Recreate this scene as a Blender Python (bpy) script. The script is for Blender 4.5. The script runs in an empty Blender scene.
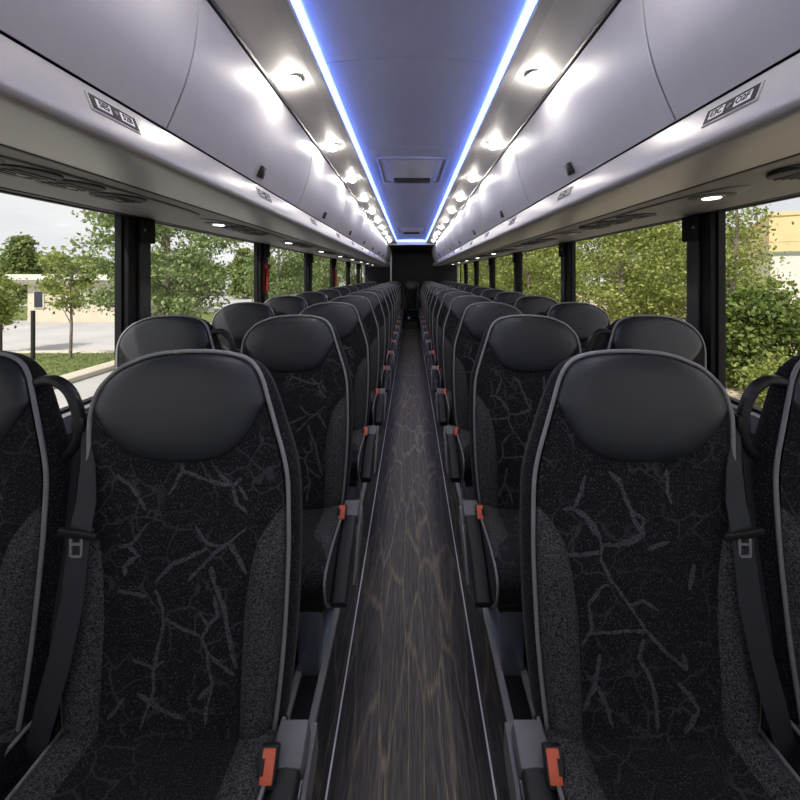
import bpy, bmesh, math, random
import numpy as np
from mathutils import Vector, Matrix
random.seed(7)
RNG = np.random.default_rng(11)
SC = bpy.context.scene
COL = SC.collection
PI = math.pi
H = 1.36            # camera height above the aisle floor

# ------------------------------------------------------------------ materials
def new_mat(name):
    m = bpy.data.materials.new(name); m.use_nodes = True
    nt = m.node_tree
    return m, nt, nt.nodes['Principled BSDF']

def node(nt, typ, **kw):
    n = nt.nodes.new(typ)
    for k, v in kw.items():
        if k in n.inputs.keys() if hasattr(n.inputs, 'keys') else False:
            n.inputs[k].default_value = v
        else:
            setattr(n, k, v)
    return n

def plain(name, col, rough=0.5, metal=0.0, spec=0.5, noise=0.06, nscale=18.0, bump=0.0, bscale=200.0, coat=0.0):
    """principled with a faint procedural variation of colour and a fine bump"""
    m, nt, p = new_mat(name)
    tc = node(nt, 'ShaderNodeTexCoord')
    nz = node(nt, 'ShaderNodeTexNoise'); nz.inputs['Scale'].default_value = nscale; nz.inputs['Detail'].default_value = 3
    nt.links.new(tc.outputs['Object'], nz.inputs['Vector'])
    r = node(nt, 'ShaderNodeValToRGB')
    c = np.array(col)
    r.color_ramp.elements[0].color = (*np.clip(c*(1-noise), 0, 1), 1); r.color_ramp.elements[0].position = .3
    r.color_ramp.elements[1].color = (*np.clip(c*(1+noise), 0, 1), 1); r.color_ramp.elements[1].position = .7
    nt.links.new(nz.outputs['Fac'], r.inputs['Fac'])
    nt.links.new(r.outputs['Color'], p.inputs['Base Color'])
    p.inputs['Roughness'].default_value = rough; p.inputs['Metallic'].default_value = metal
    p.inputs['Specular IOR Level'].default_value = spec
    p.inputs['Coat Weight'].default_value = coat
    if bump:
        n2 = node(nt, 'ShaderNodeTexNoise'); n2.inputs['Scale'].default_value = bscale
        nt.links.new(tc.outputs['Object'], n2.inputs['Vector'])
        b = node(nt, 'ShaderNodeBump'); b.inputs['Strength'].default_value = bump; b.inputs['Distance'].default_value = .002
        nt.links.new(n2.outputs['Fac'], b.inputs['Height']); nt.links.new(b.outputs['Normal'], p.inputs['Normal'])
    return m

def emit(name, col, strength, base=(.8, .8, .8)):
    m, nt, p = new_mat(name)
    p.inputs['Base Color'].default_value = (*base, 1)
    p.inputs['Emission Color'].default_value = (*col, 1)
    p.inputs['Emission Strength'].default_value = strength
    return m

def seat_fabric(name, veins=True):
    """black woven cloth: pale flecks and faint crackle lines"""
    m, nt, p = new_mat(name)
    tc = node(nt, 'ShaderNodeTexCoord'); oi = node(nt, 'ShaderNodeObjectInfo')
    mp = node(nt, 'ShaderNodeVectorMath', operation='ADD')
    sc = node(nt, 'ShaderNodeVectorMath', operation='SCALE'); sc.inputs['Scale'].default_value = 9.0
    cb = node(nt, 'ShaderNodeCombineXYZ')
    for i in range(3): nt.links.new(oi.outputs['Random'], cb.inputs[i])
    nt.links.new(cb.outputs[0], sc.inputs[0]); nt.links.new(tc.outputs['Object'], mp.inputs[0]); nt.links.new(sc.outputs[0], mp.inputs[1])
    # flecks
    st = node(nt, 'ShaderNodeVectorMath', operation='MULTIPLY'); st.inputs[1].default_value = (1.0, 1.0, .55)
    nt.links.new(mp.outputs[0], st.inputs[0])
    f = node(nt, 'ShaderNodeTexNoise'); f.inputs['Scale'].default_value = 480; f.inputs['Detail'].default_value = 1.5
    nt.links.new(st.outputs[0], f.inputs['Vector'])
    fr = node(nt, 'ShaderNodeValToRGB')
    fr.color_ramp.elements[0].position = .56; fr.color_ramp.elements[0].color = (.011, .010, .012, 1)
    fr.color_ramp.elements[1].position = .74; fr.color_ramp.elements[1].color = (.105, .10, .11, 1)
    nt.links.new(f.outputs['Fac'], fr.inputs['Fac'])
    out = fr.outputs['Color']
    if veins:
        w = node(nt, 'ShaderNodeTexNoise'); w.inputs['Scale'].default_value = 14; w.inputs['Detail'].default_value = 3
        nt.links.new(mp.outputs[0], w.inputs['Vector'])
        wm = node(nt, 'ShaderNodeMix', data_type='RGBA', blend_type='ADD'); wm.inputs[0].default_value = .07
        nt.links.new(mp.outputs[0], wm.inputs[6]); nt.links.new(w.outputs['Color'], wm.inputs[7])
        v = node(nt, 'ShaderNodeTexVoronoi', feature='DISTANCE_TO_EDGE'); v.inputs['Scale'].default_value = 15
        nt.links.new(wm.outputs[2], v.inputs['Vector'])
        vr = node(nt, 'ShaderNodeValToRGB')
        vr.color_ramp.elements[0].position = .012; vr.color_ramp.elements[0].color = (1, 1, 1, 1)
        vr.color_ramp.elements[1].position = .04; vr.color_ramp.elements[1].color = (0, 0, 0, 1)
        nt.links.new(v.outputs['Distance'], vr.inputs['Fac'])
        k = node(nt, 'ShaderNodeTexNoise'); k.inputs['Scale'].default_value = 9
        nt.links.new(mp.outputs[0], k.inputs['Vector'])
        kr = node(nt, 'ShaderNodeValToRGB')
        kr.color_ramp.elements[0].position = .40; kr.color_ramp.elements[1].position = .56
        nt.links.new(k.outputs['Fac'], kr.inputs['Fac'])
        mu = node(nt, 'ShaderNodeMath', operation='MULTIPLY'); nt.links.new(vr.outputs['Color'], mu.inputs[0]); nt.links.new(kr.outputs['Color'], mu.inputs[1])
        m2 = node(nt, 'ShaderNodeMath', operation='MULTIPLY'); m2.inputs[1].default_value = .85; nt.links.new(mu.outputs[0], m2.inputs[0])
        mx = node(nt, 'ShaderNodeMix', data_type='RGBA'); mx.inputs[7].default_value = (.062, .058, .068, 1)
        nt.links.new(m2.outputs[0], mx.inputs[0]); nt.links.new(out, mx.inputs[6]); out = mx.outputs[2]
    nt.links.new(out, p.inputs['Base Color'])
    p.inputs['Roughness'].default_value = .95; p.inputs['Specular IOR Level'].default_value = .15
    p.inputs['Sheen Weight'].default_value = .05
    b = node(nt, 'ShaderNodeBump'); b.inputs['Strength'].default_value = .3; b.inputs['Distance'].default_value = .001
    nt.links.new(f.outputs['Fac'], b.inputs['Height']); nt.links.new(b.outputs['Normal'], p.inputs['Normal'])
    return m

def bolster_fabric(name):
    """black cloth with a fine grey squiggle weave"""
    m, nt, p = new_mat(name)
    tc = node(nt, 'ShaderNodeTexCoord')
    w = node(nt, 'ShaderNodeTexNoise'); w.inputs['Scale'].default_value = 330; w.inputs['Detail'].default_value = 2; w.inputs['Distortion'].default_value = 1.5
    nt.links.new(tc.outputs['Object'], w.inputs['Vector'])
    r = node(nt, 'ShaderNodeValToRGB')
    r.color_ramp.elements[0].position = .42; r.color_ramp.elements[0].color = (.011, .011, .012, 1)
    r.color_ramp.elements[1].position = .62; r.color_ramp.elements[1].color = (.13, .13, .132, 1)
    nt.links.new(w.outputs['Fac'], r.inputs['Fac']); nt.links.new(r.outputs['Color'], p.inputs['Base Color'])
    p.inputs['Roughness'].default_value = .95; p.inputs['Specular IOR Level'].default_value = .15
    b = node(nt, 'ShaderNodeBump'); b.inputs['Strength'].default_value = .35; b.inputs['Distance'].default_value = .001
    nt.links.new(w.outputs['Fac'], b.inputs['Height']); nt.links.new(b.outputs['Normal'], p.inputs['Normal'])
    return m

def vein_mat(name):
    m, nt, p = new_mat(name)
    tc = node(nt, 'ShaderNodeTexCoord')
    f = node(nt, 'ShaderNodeTexNoise'); f.inputs['Scale'].default_value = 260; f.inputs['Detail'].default_value = 2
    nt.links.new(tc.outputs['Object'], f.inputs['Vector'])
    r = node(nt, 'ShaderNodeValToRGB')
    r.color_ramp.elements[0].position = .35; r.color_ramp.elements[0].color = (.04, .038, .045, 1)
    r.color_ramp.elements[1].position = .6; r.color_ramp.elements[1].color = (.115, .108, .122, 1)
    nt.links.new(f.outputs['Fac'], r.inputs['Fac']); nt.links.new(r.outputs['Color'], p.inputs['Base Color'])
    p.inputs['Roughness'].default_value = .95; p.inputs['Specular IOR Level'].default_value = .15
    return m

def floor_mat():
    """grey brown wood-look vinyl: long grain, planks and pale split veins; ribbed dark borders outside the lines"""
    m, nt, p = new_mat('wood look vinyl')
    tc = node(nt, 'ShaderNodeTexCoord')
    s = node(nt, 'ShaderNodeMapping'); s.inputs['Scale'].default_value = (90, 2.5, 1)
    nt.links.new(tc.outputs['Object'], s.inputs['Vector'])
    g = node(nt, 'ShaderNodeTexNoise'); g.inputs['Scale'].default_value = 1.5; g.inputs['Detail'].default_value = 5; g.inputs['Distortion'].default_value = .3
    nt.links.new(s.outputs[0], g.inputs['Vector'])
    gr = node(nt, 'ShaderNodeValToRGB')
    gr.color_ramp.elements[0].position = .3; gr.color_ramp.elements[0].color = (.026, .0235, .0215, 1)
    gr.color_ramp.elements[1].position = .72; gr.color_ramp.elements[1].color = (.118, .104, .089, 1)
    nt.links.new(g.outputs['Fac'], gr.inputs['Fac'])
    # split veins
    s2 = node(nt, 'ShaderNodeMapping'); s2.inputs['Scale'].default_value = (17, 1.9, 1)
    nt.links.new(tc.outputs['Object'], s2.inputs['Vector'])
    w = node(nt, 'ShaderNodeTexNoise'); w.inputs['Scale'].default_value = 1.3; w.inputs['Detail'].default_value = 4
    nt.links.new(s2.outputs[0], w.inputs['Vector'])
    wm = node(nt, 'ShaderNodeMix', data_type='RGBA', blend_type='ADD'); wm.inputs[0].default_value = .45
    nt.links.new(s2.outputs[0], wm.inputs[6]); nt.links.new(w.outputs['Color'], wm.inputs[7])
    v = node(nt, 'ShaderNodeTexVoronoi', feature='DISTANCE_TO_EDGE'); v.inputs['Scale'].default_value = 1.0
    nt.links.new(wm.outputs[2], v.inputs['Vector'])
    vr = node(nt, 'ShaderNodeValToRGB'); vr.color_ramp.elements[0].position = .0; vr.color_ramp.elements[0].color = (.62, .62, .62, 1)
    vr.color_ramp.elements[1].position = .06; vr.color_ramp.elements[1].color = (0, 0, 0, 1)
    nt.links.new(v.outputs['Distance'], vr.inputs['Fac'])
    mx = node(nt, 'ShaderNodeMix', data_type='RGBA'); mx.inputs[7].default_value = (.30, .235, .14, 1)
    nt.links.new(vr.outputs['Color'], mx.inputs[0]); nt.links.new(gr.outputs['Color'], mx.inputs[6])
    # dark ribbed borders
    sx = node(nt, 'ShaderNodeSeparateXYZ'); nt.links.new(tc.outputs['Object'], sx.inputs[0])
    ab = node(nt, 'ShaderNodeMath', operation='ABSOLUTE'); nt.links.new(sx.outputs['X'], ab.inputs[0])
    rr = node(nt, 'ShaderNodeMapRange'); rr.inputs['From Min'].default_value = .09; rr.inputs['From Max'].default_value = .21
    nt.links.new(ab.outputs[0], rr.inputs['Value'])
    mm = node(nt, 'ShaderNodeMix', data_type='RGBA', blend_type='MULTIPLY'); mm.inputs[7].default_value = (.36, .365, .38, 1)
    nt.links.new(rr.outputs[0], mm.inputs[0]); nt.links.new(mx.outputs[2], mm.inputs[6])
    s3 = node(nt, 'ShaderNodeMapping'); s3.inputs['Scale'].default_value = (260, 14, 1)
    nt.links.new(tc.outputs['Object'], s3.inputs['Vector'])
    g3 = node(nt, 'ShaderNodeTexNoise'); g3.inputs['Scale'].default_value = 1.0; g3.inputs['Detail'].default_value = 2
    nt.links.new(s3.outputs[0], g3.inputs['Vector'])
    r3 = node(nt, 'ShaderNodeMapRange'); r3.inputs['From Min'].default_value = .32; r3.inputs['From Max'].default_value = .68
    r3.inputs['To Min'].default_value = .45; r3.inputs['To Max'].default_value = 1.55
    nt.links.new(g3.outputs['Fac'], r3.inputs['Value'])
    m3 = node(nt, 'ShaderNodeVectorMath', operation='SCALE'); nt.links.new(mm.outputs[2], m3.inputs[0]); nt.links.new(r3.outputs[0], m3.inputs['Scale'])
    nt.links.new(m3.outputs[0], p.inputs['Base Color'])
    p.inputs['Roughness'].default_value = .45; p.inputs['Specular IOR Level'].default_value = .3
    b = node(nt, 'ShaderNodeBump'); b.inputs['Strength'].default_value = .25; b.inputs['Distance'].default_value = .001
    nt.links.new(g.outputs['Fac'], b.inputs['Height']); nt.links.new(b.outputs['Normal'], p.inputs['Normal'])
    return m

def leaf_mat(name, c0, c1, trans=.35):
    m, nt, p = new_mat(name)
    gi = node(nt, 'ShaderNodeNewGeometry')
    r = node(nt, 'ShaderNodeValToRGB')
    r.color_ramp.elements[0].color = (*c0, 1); r.color_ramp.elements[1].color = (*c1, 1)
    nt.links.new(gi.outputs['Random Per Island'], r.inputs['Fac'])
    nt.links.new(r.outputs['Color'], p.inputs['Base Color'])
    p.inputs['Roughness'].default_value = .5; p.inputs['Specular IOR Level'].default_value = .35
    t = node(nt, 'ShaderNodeBsdfTranslucent'); nt.links.new(r.outputs['Color'], t.inputs['Color'])
    mx = node(nt, 'ShaderNodeMixShader'); mx.inputs[0].default_value = trans
    nt.links.new(p.outputs[0], mx.inputs[1]); nt.links.new(t.outputs[0], mx.inputs[2])
    nt.links.new(mx.outputs[0], nt.nodes['Material Output'].inputs['Surface'])
    return m

def glass_mat():
    m, nt, p = new_mat('window glass')
    nt.nodes.remove(p)
    lf = node(nt, 'ShaderNodeLayerWeight'); lf.inputs['Blend'].default_value = .5
    pw = node(nt, 'ShaderNodeMath', operation='POWER'); pw.inputs[1].default_value = 6.0
    nt.links.new(lf.outputs['Facing'], pw.inputs[0])
    lw = node(nt, 'ShaderNodeMath', operation='MULTIPLY_ADD'); lw.inputs[1].default_value = .30; lw.inputs[2].default_value = .01
    nt.links.new(pw.outputs[0], lw.inputs[0])
    t = node(nt, 'ShaderNodeBsdfTransparent'); t.inputs['Color'].default_value = (.97, .97, .965, 1)
    g = node(nt, 'ShaderNodeBsdfGlossy'); g.inputs['Roughness'].default_value = .01
    mx = node(nt, 'ShaderNodeMixShader')
    nt.links.new(lw.outputs[0], mx.inputs[0]); nt.links.new(t.outputs[0], mx.inputs[1]); nt.links.new(g.outputs[0], mx.inputs[2])
    nt.links.new(mx.outputs[0], nt.nodes['Material Output'].inputs['Surface'])
    return m

M = {}
M['fabric'] = seat_fabric('black crackle cloth')
M['knit'] = seat_fabric('black fleck cloth', veins=False)
M['vein'] = vein_mat('grey crackle yarn')
M['bolster'] = bolster_fabric('squiggle weave cloth')
M['leather'] = plain('black leather', (.024, .0265, .034), rough=.41, spec=.55, bump=.12, bscale=420)
M['piping'] = plain('grey piping', (.27, .265, .27), rough=.45)
M['black'] = plain('black plastic', (.012, .012, .013), rough=.45, bump=.08)
M['black_soft'] = plain('black armrest foam', (.017, .016, .017), rough=.6, bump=.1)
M['grey_plastic'] = plain('grey plastic', (.17, .165, .17), rough=.45)
M['metal'] = plain('satin metal', (.32, .34, .38), rough=.35, metal=.9)
M['steel_blue'] = plain('blue grey steel', (.24, .275, .33), rough=.3, metal=.5)
M['red'] = plain('red orange button', (.86, .17, .085), rough=.4)
M['red2'] = plain('red hammer plastic', (.30, .018, .016), rough=.4)
M['web'] = plain('seat belt webbing', (.03, .032, .041), rough=.75, bump=.3, bscale=600)
M['rack'] = plain('silver grey panel paint', (.60, .585, .59), rough=.5, metal=.1, spec=.4, noise=.02)
M['rack_low'] = plain('silver grey moulding', (.50, .485, .485), rough=.36, metal=.15, noise=.02)
M['soffit'] = plain('grey soffit laminate', (.15, .147, .137), rough=.55, noise=.03)
M['ceil'] = plain('pale grey ceiling laminate', (.80, .80, .80), rough=.5, noise=.02)
M['ledge'] = plain('pale light panel', (.78, .765, .745), rough=.45, noise=.02)
M['shadow_gap'] = plain('black gasket and recess shade', (.006, .006, .006), rough=.6)
M['wall'] = plain('charcoal wall trim', (.05, .05, .054), rough=.6)
M['wall_dark'] = plain('black rear panel', (.007, .007, .009), rough=.5, spec=.3)
M['sill'] = plain('grey sill plastic', (.22, .22, .24), rough=.5)
M['pillar'] = plain('black pillar trim', (.005, .005, .006), rough=.55, spec=.25)
M['pillar2'] = plain('charcoal pillar cover', (.034, .035, .042), rough=.5)
M['floor'] = floor_mat()
M['line'] = plain('pale weld line', (.80, .80, .80), rough=.5)
M['track'] = plain('grey floor track', (.40, .40, .41), rough=.4, metal=.2)
M['plate_white'] = plain('white plate', (.75, .75, .75), rough=.5)
M['glass'] = glass_mat()
M['led'] = emit('blue light strip', (.11, .21, 1.0), 6.5)
M['down'] = emit('downlight lens', (1.0, .945, .875), 132.0)
M['read'] = emit('reading lamp lens', (1.0, .96, .9), 4.0)
M['lens_off'] = plain('frosted lens', (.4, .4, .4), rough=.3)
M['asphalt'] = plain('light grey pavement', (.42, .41, .41), rough=.9, noise=.10, nscale=.6)  # pavement's own light grey
M['grass'] = plain('lawn', (.13, .17, .05), rough=.9, noise=.35, nscale=5.0)
M['kerb'] = plain('concrete kerb', (.55, .50, .42), rough=.9, nscale=4)
M['gravel'] = plain('sandy gravel', (.50, .41, .31), rough=.95, noise=.3, nscale=9)
M['bld'] = plain('beige render', (.60, .54, .43), rough=.9, nscale=2)
M['bld_trim'] = plain('pale cornice', (.66, .64, .58), rough=.8, nscale=2)
M['tan'] = plain('tan panel', (.62, .50, .27), rough=.7, nscale=1)
M['white_wall'] = plain('white wall panel', (.60, .59, .555), rough=.7, nscale=1)
M['bld_dark'] = plain('dark window glass', (.03, .035, .04), rough=.2)
M['green_trim'] = plain('green grey flashing', (.16, .22, .16), rough=.6)
M['bark'] = plain('grey bark', (.20, .17, .14), rough=.9, noise=.3, nscale=20)
M['post'] = plain('dark post', (.02, .018, .016), rough=.7)
M['leafA'] = leaf_mat('mid green leaves', (.10, .15, .045), (.34, .42, .17))
M['leafB'] = leaf_mat('yellow green leaves', (.12, .16, .035), (.44, .48, .14), .4)
M['leafC'] = leaf_mat('dark green leaves', (.05, .085, .018), (.19, .25, .055), .3)
M['leafD'] = leaf_mat('conifer needles', (.10, .15, .04), (.27, .33, .11), .3)

# ------------------------------------------------------------------ mesh helper
class MB:
    def __init__(s): s.v = []; s.f = []; s.mi = []
    def add(s, verts, faces, mi=0):
        o = len(s.v); s.v.extend([tuple(map(float, p)) for p in verts])
        s.f.extend([tuple(i+o for i in f) for f in faces]); s.mi.extend([mi]*len(faces)); return s
    def box(s, a, b, mi=0, bev=0.0):
        x0, y0, z0 = a; x1, y1, z1 = b
        if bev <= 0:
            v = [(x0,y0,z0),(x1,y0,z0),(x1,y1,z0),(x0,y1,z0),(x0,y0,z1),(x1,y0,z1),(x1,y1,z1),(x0,y1,z1)]
            return s.add(v, [(3,2,1,0),(4,5,6,7),(0,1,5,4),(1,2,6,5),(2,3,7,6),(3,0,4,7)], mi)
        bm = bmesh.new(); bmesh.ops.create_cube(bm, size=1)
        for q in bm.verts:
            q.co = Vector(((x0+x1)/2+q.co.x*(x1-x0), (y0+y1)/2+q.co.y*(y1-y0), (z0+z1)/2+q.co.z*(z1-z0)))
        bmesh.ops.bevel(bm, geom=list(bm.edges), offset=bev, segments=2, affect='EDGES', profile=.5)
        return s.bm(bm, mi)
    def bm(s, bm, mi=0):
        bm.verts.index_update()
        s.add([q.co[:] for q in bm.verts], [tuple(q.index for q in f.verts) for f in bm.faces], mi); bm.free(); return s
    def obox(s, c, ax, ay, az, mi=0, bev=0.0):
        """box about c with half-axes ax, ay, az"""
        t = MB().box((-1,-1,-1), (1,1,1), mi) if not bev else None
        c, ax, ay, az = map(Vector, (c, ax, ay, az))
        if bev:
            la, lb, lc = ax.length, ay.length, az.length
            t = MB().box((-la,-lb,-lc), (la,lb,lc), mi, bev)
            ua, ub, uc = ax/la, ay/lb, az/lc
        else: ua, ub, uc = ax, ay, az
        return s.add([c+ua*q[0]+ub*q[1]+uc*q[2] for q in t.v], t.f, mi)
    def loft(s, rings, mi=0, cap=True, closed=True):
        n = len(rings[0]); v = [p for r in rings for p in r]; f = []
        for i in range(len(rings)-1):
            for j in range(n if closed else n-1):
                k = (j+1) % n
                f.append((i*n+j, i*n+k, (i+1)*n+k, (i+1)*n+j))
        if cap and closed:
            f.append(tuple(range(n))[::-1]); f.append(tuple((len(rings)-1)*n+j for j in range(n)))
        return s.add(v, f, mi)
    def tube(s, path, r, n=8, mi=0, closed=False):
        pts = [Vector(p) for p in path]; m = len(pts)
        rr = r if isinstance(r, (list, tuple)) else [r]*m
        rings = []; prev = None
        for i, p in enumerate(pts):
            a = pts[(i-1) % m] if closed else pts[max(i-1, 0)]
            b = pts[(i+1) % m] if closed else pts[min(i+1, m-1)]
            t = (b-a).normalized()
            if prev is None:
                u = t.orthogonal().normalized()
            else:
                u = (prev - t*prev.dot(t)).normalized()
            prev = u; w = t.cross(u)
            rings.append([p+(u*math.cos(2*PI*k/n)+w*math.sin(2*PI*k/n))*rr[i] for k in range(n)])
        if closed: rings.append(rings[0]); return s.loft(rings, mi, cap=False)
        return s.loft(rings, mi)
    def ribbon(s, path, nor, width, th, mi=0):
        """flat strap: centre points, surface normals"""
        pts = [Vector(p) for p in path]; rings = []
        for i, p in enumerate(pts):
            t = (pts[min(i+1, len(pts)-1)]-pts[max(i-1, 0)]).normalized()
            n = Vector(nor[i] if isinstance(nor, list) else nor).normalized()
            w = t.cross(n).normalized(); n = w.cross(t).normalized()
            hw = (width[i] if isinstance(width, list) else width)/2
            rings.append([p-w*hw-n*th/2, p+w*hw-n*th/2, p+w*hw+n*th/2, p-w*hw+n*th/2])
        return s.loft(rings, mi)
    def disc(s, c, nor, r, depth, n=20, mi=0, ratio=1.0, along=(0,1,0)):
        nor = Vector(nor).normalized(); u = Vector(along); u = (u-nor*u.dot(nor)).normalized(); w = nor.cross(u); c = Vector(c)
        def ring(k, d): return [c+(u*math.cos(2*PI*i/n)*k+w*math.sin(2*PI*i/n)*k*ratio)+nor*d for i in range(n)]
        return s.loft([ring(r, 0), ring(r, depth*.7), ring(r*.85, depth)], mi)
    def build(s, name, mats, parent=None, smooth=True, kind=None, auto=40):
        me = bpy.data.meshes.new(name); me.from_pydata(s.v, [], s.f)
        for m in (mats if isinstance(mats, (list, tuple)) else [mats]): me.materials.append(m)
        if s.f:
            me.polygons.foreach_set('material_index', s.mi)
        bm = bmesh.new(); bm.from_mesh(me); bmesh.ops.recalc_face_normals(bm, faces=bm.faces); bm.to_mesh(me); bm.free()
        if smooth:
            me.polygons.foreach_set('use_smooth', [True]*len(me.polygons))
            try: me.set_sharp_from_angle(angle=math.radians(auto))
            except Exception: pass
        me.update()
        o = bpy.data.objects.new(name, me); COL.objects.link(o)
        if parent: o.parent = parent
        if kind: o['kind'] = kind
        return o

def tag(o, label, cat, group=None, kind=None):
    o['label'] = label; o['category'] = cat
    if group: o['group'] = group
    if kind: o['kind'] = kind
    return o
def empty(name, loc=(0,0,0), rz=0):
    o = bpy.data.objects.new(name, None); COL.objects.link(o); o.location = loc; o.rotation_euler = (0,0,rz); o.empty_display_size = .1
    return o
def copy_tree(o, parent=None):
    c = o.copy(); COL.objects.link(c)
    if parent: c.parent = parent
    for ch in o.children: copy_tree(ch, c)
    return c
def ramp(x, xs, ys): return float(np.interp(x, xs, ys))
def smooth(x): x = min(max(x, 0), 1); return x*x*(3-2*x)

ORD = ['first','second','third','fourth','fifth','sixth','seventh','eighth','ninth','tenth','eleventh','twelfth','thirteenth','fourteenth','fifteenth','sixteenth']

# ------------------------------------------------------------------ bus shell
WX = 1.285           # inner face of the window pillars
Y0, Y1 = -1.9, 11.8  # front and rear of the cabin
OX = .008            # the racks and ceiling sit a touch to the right of the lens
ZT, ZB = H+.272, .85 # window top / bottom

MB().box((-1.33, Y0, -.06), (1.33, Y1, 0)).build('floor', M['floor'], smooth=False, kind='structure')
n_trim = 0
def trim(mb, mat, smooth=False, auto=40):
    global n_trim
    n_trim += 1
    return mb.build('trim_%d' % n_trim, mat, smooth=smooth, kind='structure', auto=auto)
for sx in (-1, 1):
    trim(MB().box((sx*.221-.0025, Y0, 0), (sx*.221+.0025, 10.1, .0015)), M['line'])
    # seat track: two rails and a dark channel
    t = MB().box((sx*.34-.045, Y0, 0), (sx*.34+.045, 10.9, .006), 1)
    for dx in (-.040, .042): t.box((sx*.34+dx-.011, Y0, 0), (sx*.34+dx+.011, 10.9, .022), 0, .003)
    trim(t, [M['track'], M['black']])
# side walls, sills
for sx, nm in ((-1, 'left'), (1, 'right')):
    w = MB().box((min(sx*1.30, sx*1.36), Y0, 0), (max(sx*1.30, sx*1.36), Y1, ZB-.03))
    w.box((min(sx*1.30, sx*1.36), Y0, ZT), (max(sx*1.30, sx*1.36), Y1, 2.3))
    w.build('wall_'+nm, M['wall'], smooth=False, kind='structure')
    trim(MB().box((min(sx*1.275, sx*1.335), Y0, ZB-.085), (max(sx*1.275, sx*1.335), 10.7, ZB-.012), 0, .008), M['sill'], True)
# rear and front wall
rw = MB().box((-1.36, 11.75, 0), (1.36, 11.82, 2.3))
rw.box((-.62, 11.72, 1.36+.41), (.62, 11.75, 1.36+.424)); rw.box((-.5, 11.72, 1.62), (.5, 11.75, 1.74), 0, .01)
rw.build('wall_rear', M['wall_dark'], smooth=False, kind='structure')
fw = MB().box((-1.36, Y0-.06, -.05), (1.36, Y0, .75)).box((-1.36, Y0-.06, 1.95), (1.36, Y0, 2.3))
fw.box((-1.36, Y0-.06, .75), (-1.2, Y0, 1.95)).box((1.2, Y0-.06, .75), (1.36, Y0, 1.95))
fw.build('wall_front', M['wall_dark'], smooth=False, kind='structure')
trim(MB().box((-.2, 10.12, 0), (.2, 10.9, .17), 0, .01), M['black'])       # step to the rear bench
# chrome end strips beside the rear wall, partition with glossy panel
for sx in (-1, 1): trim(MB().box((sx*1.25-.018, 10.68, ZB), (sx*1.25+.018, 10.72, ZT)), M['metal'])
trim(MB().box((-.565, 10.86, 1.1), (-.525, 10.9, 2.05)), M['metal'])
pp = MB().box((-1.30, 11.2, 1.17), (-.55, 11.24, 1.66), 0, .01).box((-1.2, 11.19, 1.60), (-.62, 11.2, 1.615), 1)
trim(pp, [M['wall_dark'], M['metal']])

# pillars and windows
def pillar_rows(first, pitch, width): return [(first+pitch*k, first+pitch*k+width) for k in range(-2, 7)]
n_win = 0
hammer_at = []
for sx, first, pitch, width in ((-1, 1.82, 1.60, .145), (1, 1.715, 1.55, .14)):
    ps = [p for p in pillar_rows(first, pitch, width) if p[1] > Y0 and p[1] < 10.6]
    for (a, b) in ps:
        a = max(a, Y0)
        X = sx*WX; Xo = sx*1.345
        w = MB().box((min(X, Xo), a, ZB-.03), (max(X, Xo), b, ZT+.02), 0, .006)
        # raised cover on the far half, screwed block at its head, screws
        c0, c1 = a+(b-a)*.40, a+(b-a)*.93
        w.box((min(X-sx*.016, X), c0, ZB-.02), (max(X-sx*.016, X), c1, ZT-.12), 1, .005)
        w.box((min(X-sx*.03, X), c0-.004, ZT-.12), (max(X-sx*.03, X), c1+.012, ZT-.005), 0, .005)
        for zz in (ZT-.06, ZT-.30, ZT-.45):
            w.disc((X-sx*(.03 if zz > ZT-.1 else .0), a+(b-a)*(.45 if zz > ZT-.1 else .82), zz), (-sx, 0, 0), .006, .004, 10, 2)
        n_trim += 1
        w.build('trim_%d' % n_trim, [M['pillar'], M['pillar2'], M['metal']], kind='structure')
        if sx < 0: hammer_at.append((X, (a+b)/2, a, b))
    edges = [Y0] + [e for p in ps for e in p] + [10.68]
    for i in range(0, len(edges), 2):
        a, b = edges[i], edges[i+1]
        if b-a < .1: continue
        n_win += 1
        g = MB(); X0, X1 = sorted((sx*1.31, sx*1.34))
        g.box((X0, a, ZB-.03), (X1, b, ZB)).box((X0, a, ZT), (X1, b, ZT+.03))
        g.box((X0, a-.01, ZB), (X1, a+.012, ZT)).box((X0, b-.012, ZB), (X1, b+.01, ZT))
        fr = g.build('window_%d' % n_win, M['pillar'], smooth=False, kind='structure')
        p = MB().box((sx*1.327-.002, a+.005, ZB-.01), (sx*1.327+.002, b-.005, ZT+.01)).build('pane', M['glass'], fr, smooth=False)
n_win += 1
g = MB().box((-1.2, Y0-.05, .75), (1.2, Y0-.02, .78)).box((-1.2, Y0-.05, 1.92), (1.2, Y0-.02, 1.95))
fr = g.build('window_%d' % n_win, M['pillar'], smooth=False, kind='structure')
MB().box((-1.2, Y0-.04, .75), (1.2, Y0-.034, 1.95)).build('pane', M['glass'], fr, smooth=False)

# emergency hammers on two left pillars
for k, lab in ((3, 'red emergency hammer on the second black pillar of the left windows'), (5, 'smaller looking red emergency hammer on the fourth left window pillar')):
    X, yc, a, b = hammer_at[k]
    r = empty('emergency_hammer', (X, a+.075, 1.22))
    MB().box((.0, -.03, -.02), (.012, .03, .26), 0, .004).build('bracket', M['red2'], r)
    hm = MB().tube([(.03, 0, 0), (.03, 0, .12), (.028, 0, .2)], [.016, .014, .017], 10).box((.012, -.036, .195), (.046, .036, .235), 0, .008)
    hm.build('hammer', M['red2'], r)
    tag(r, lab, 'emergency hammer', 'emergency hammers on the left pillars')

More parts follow.
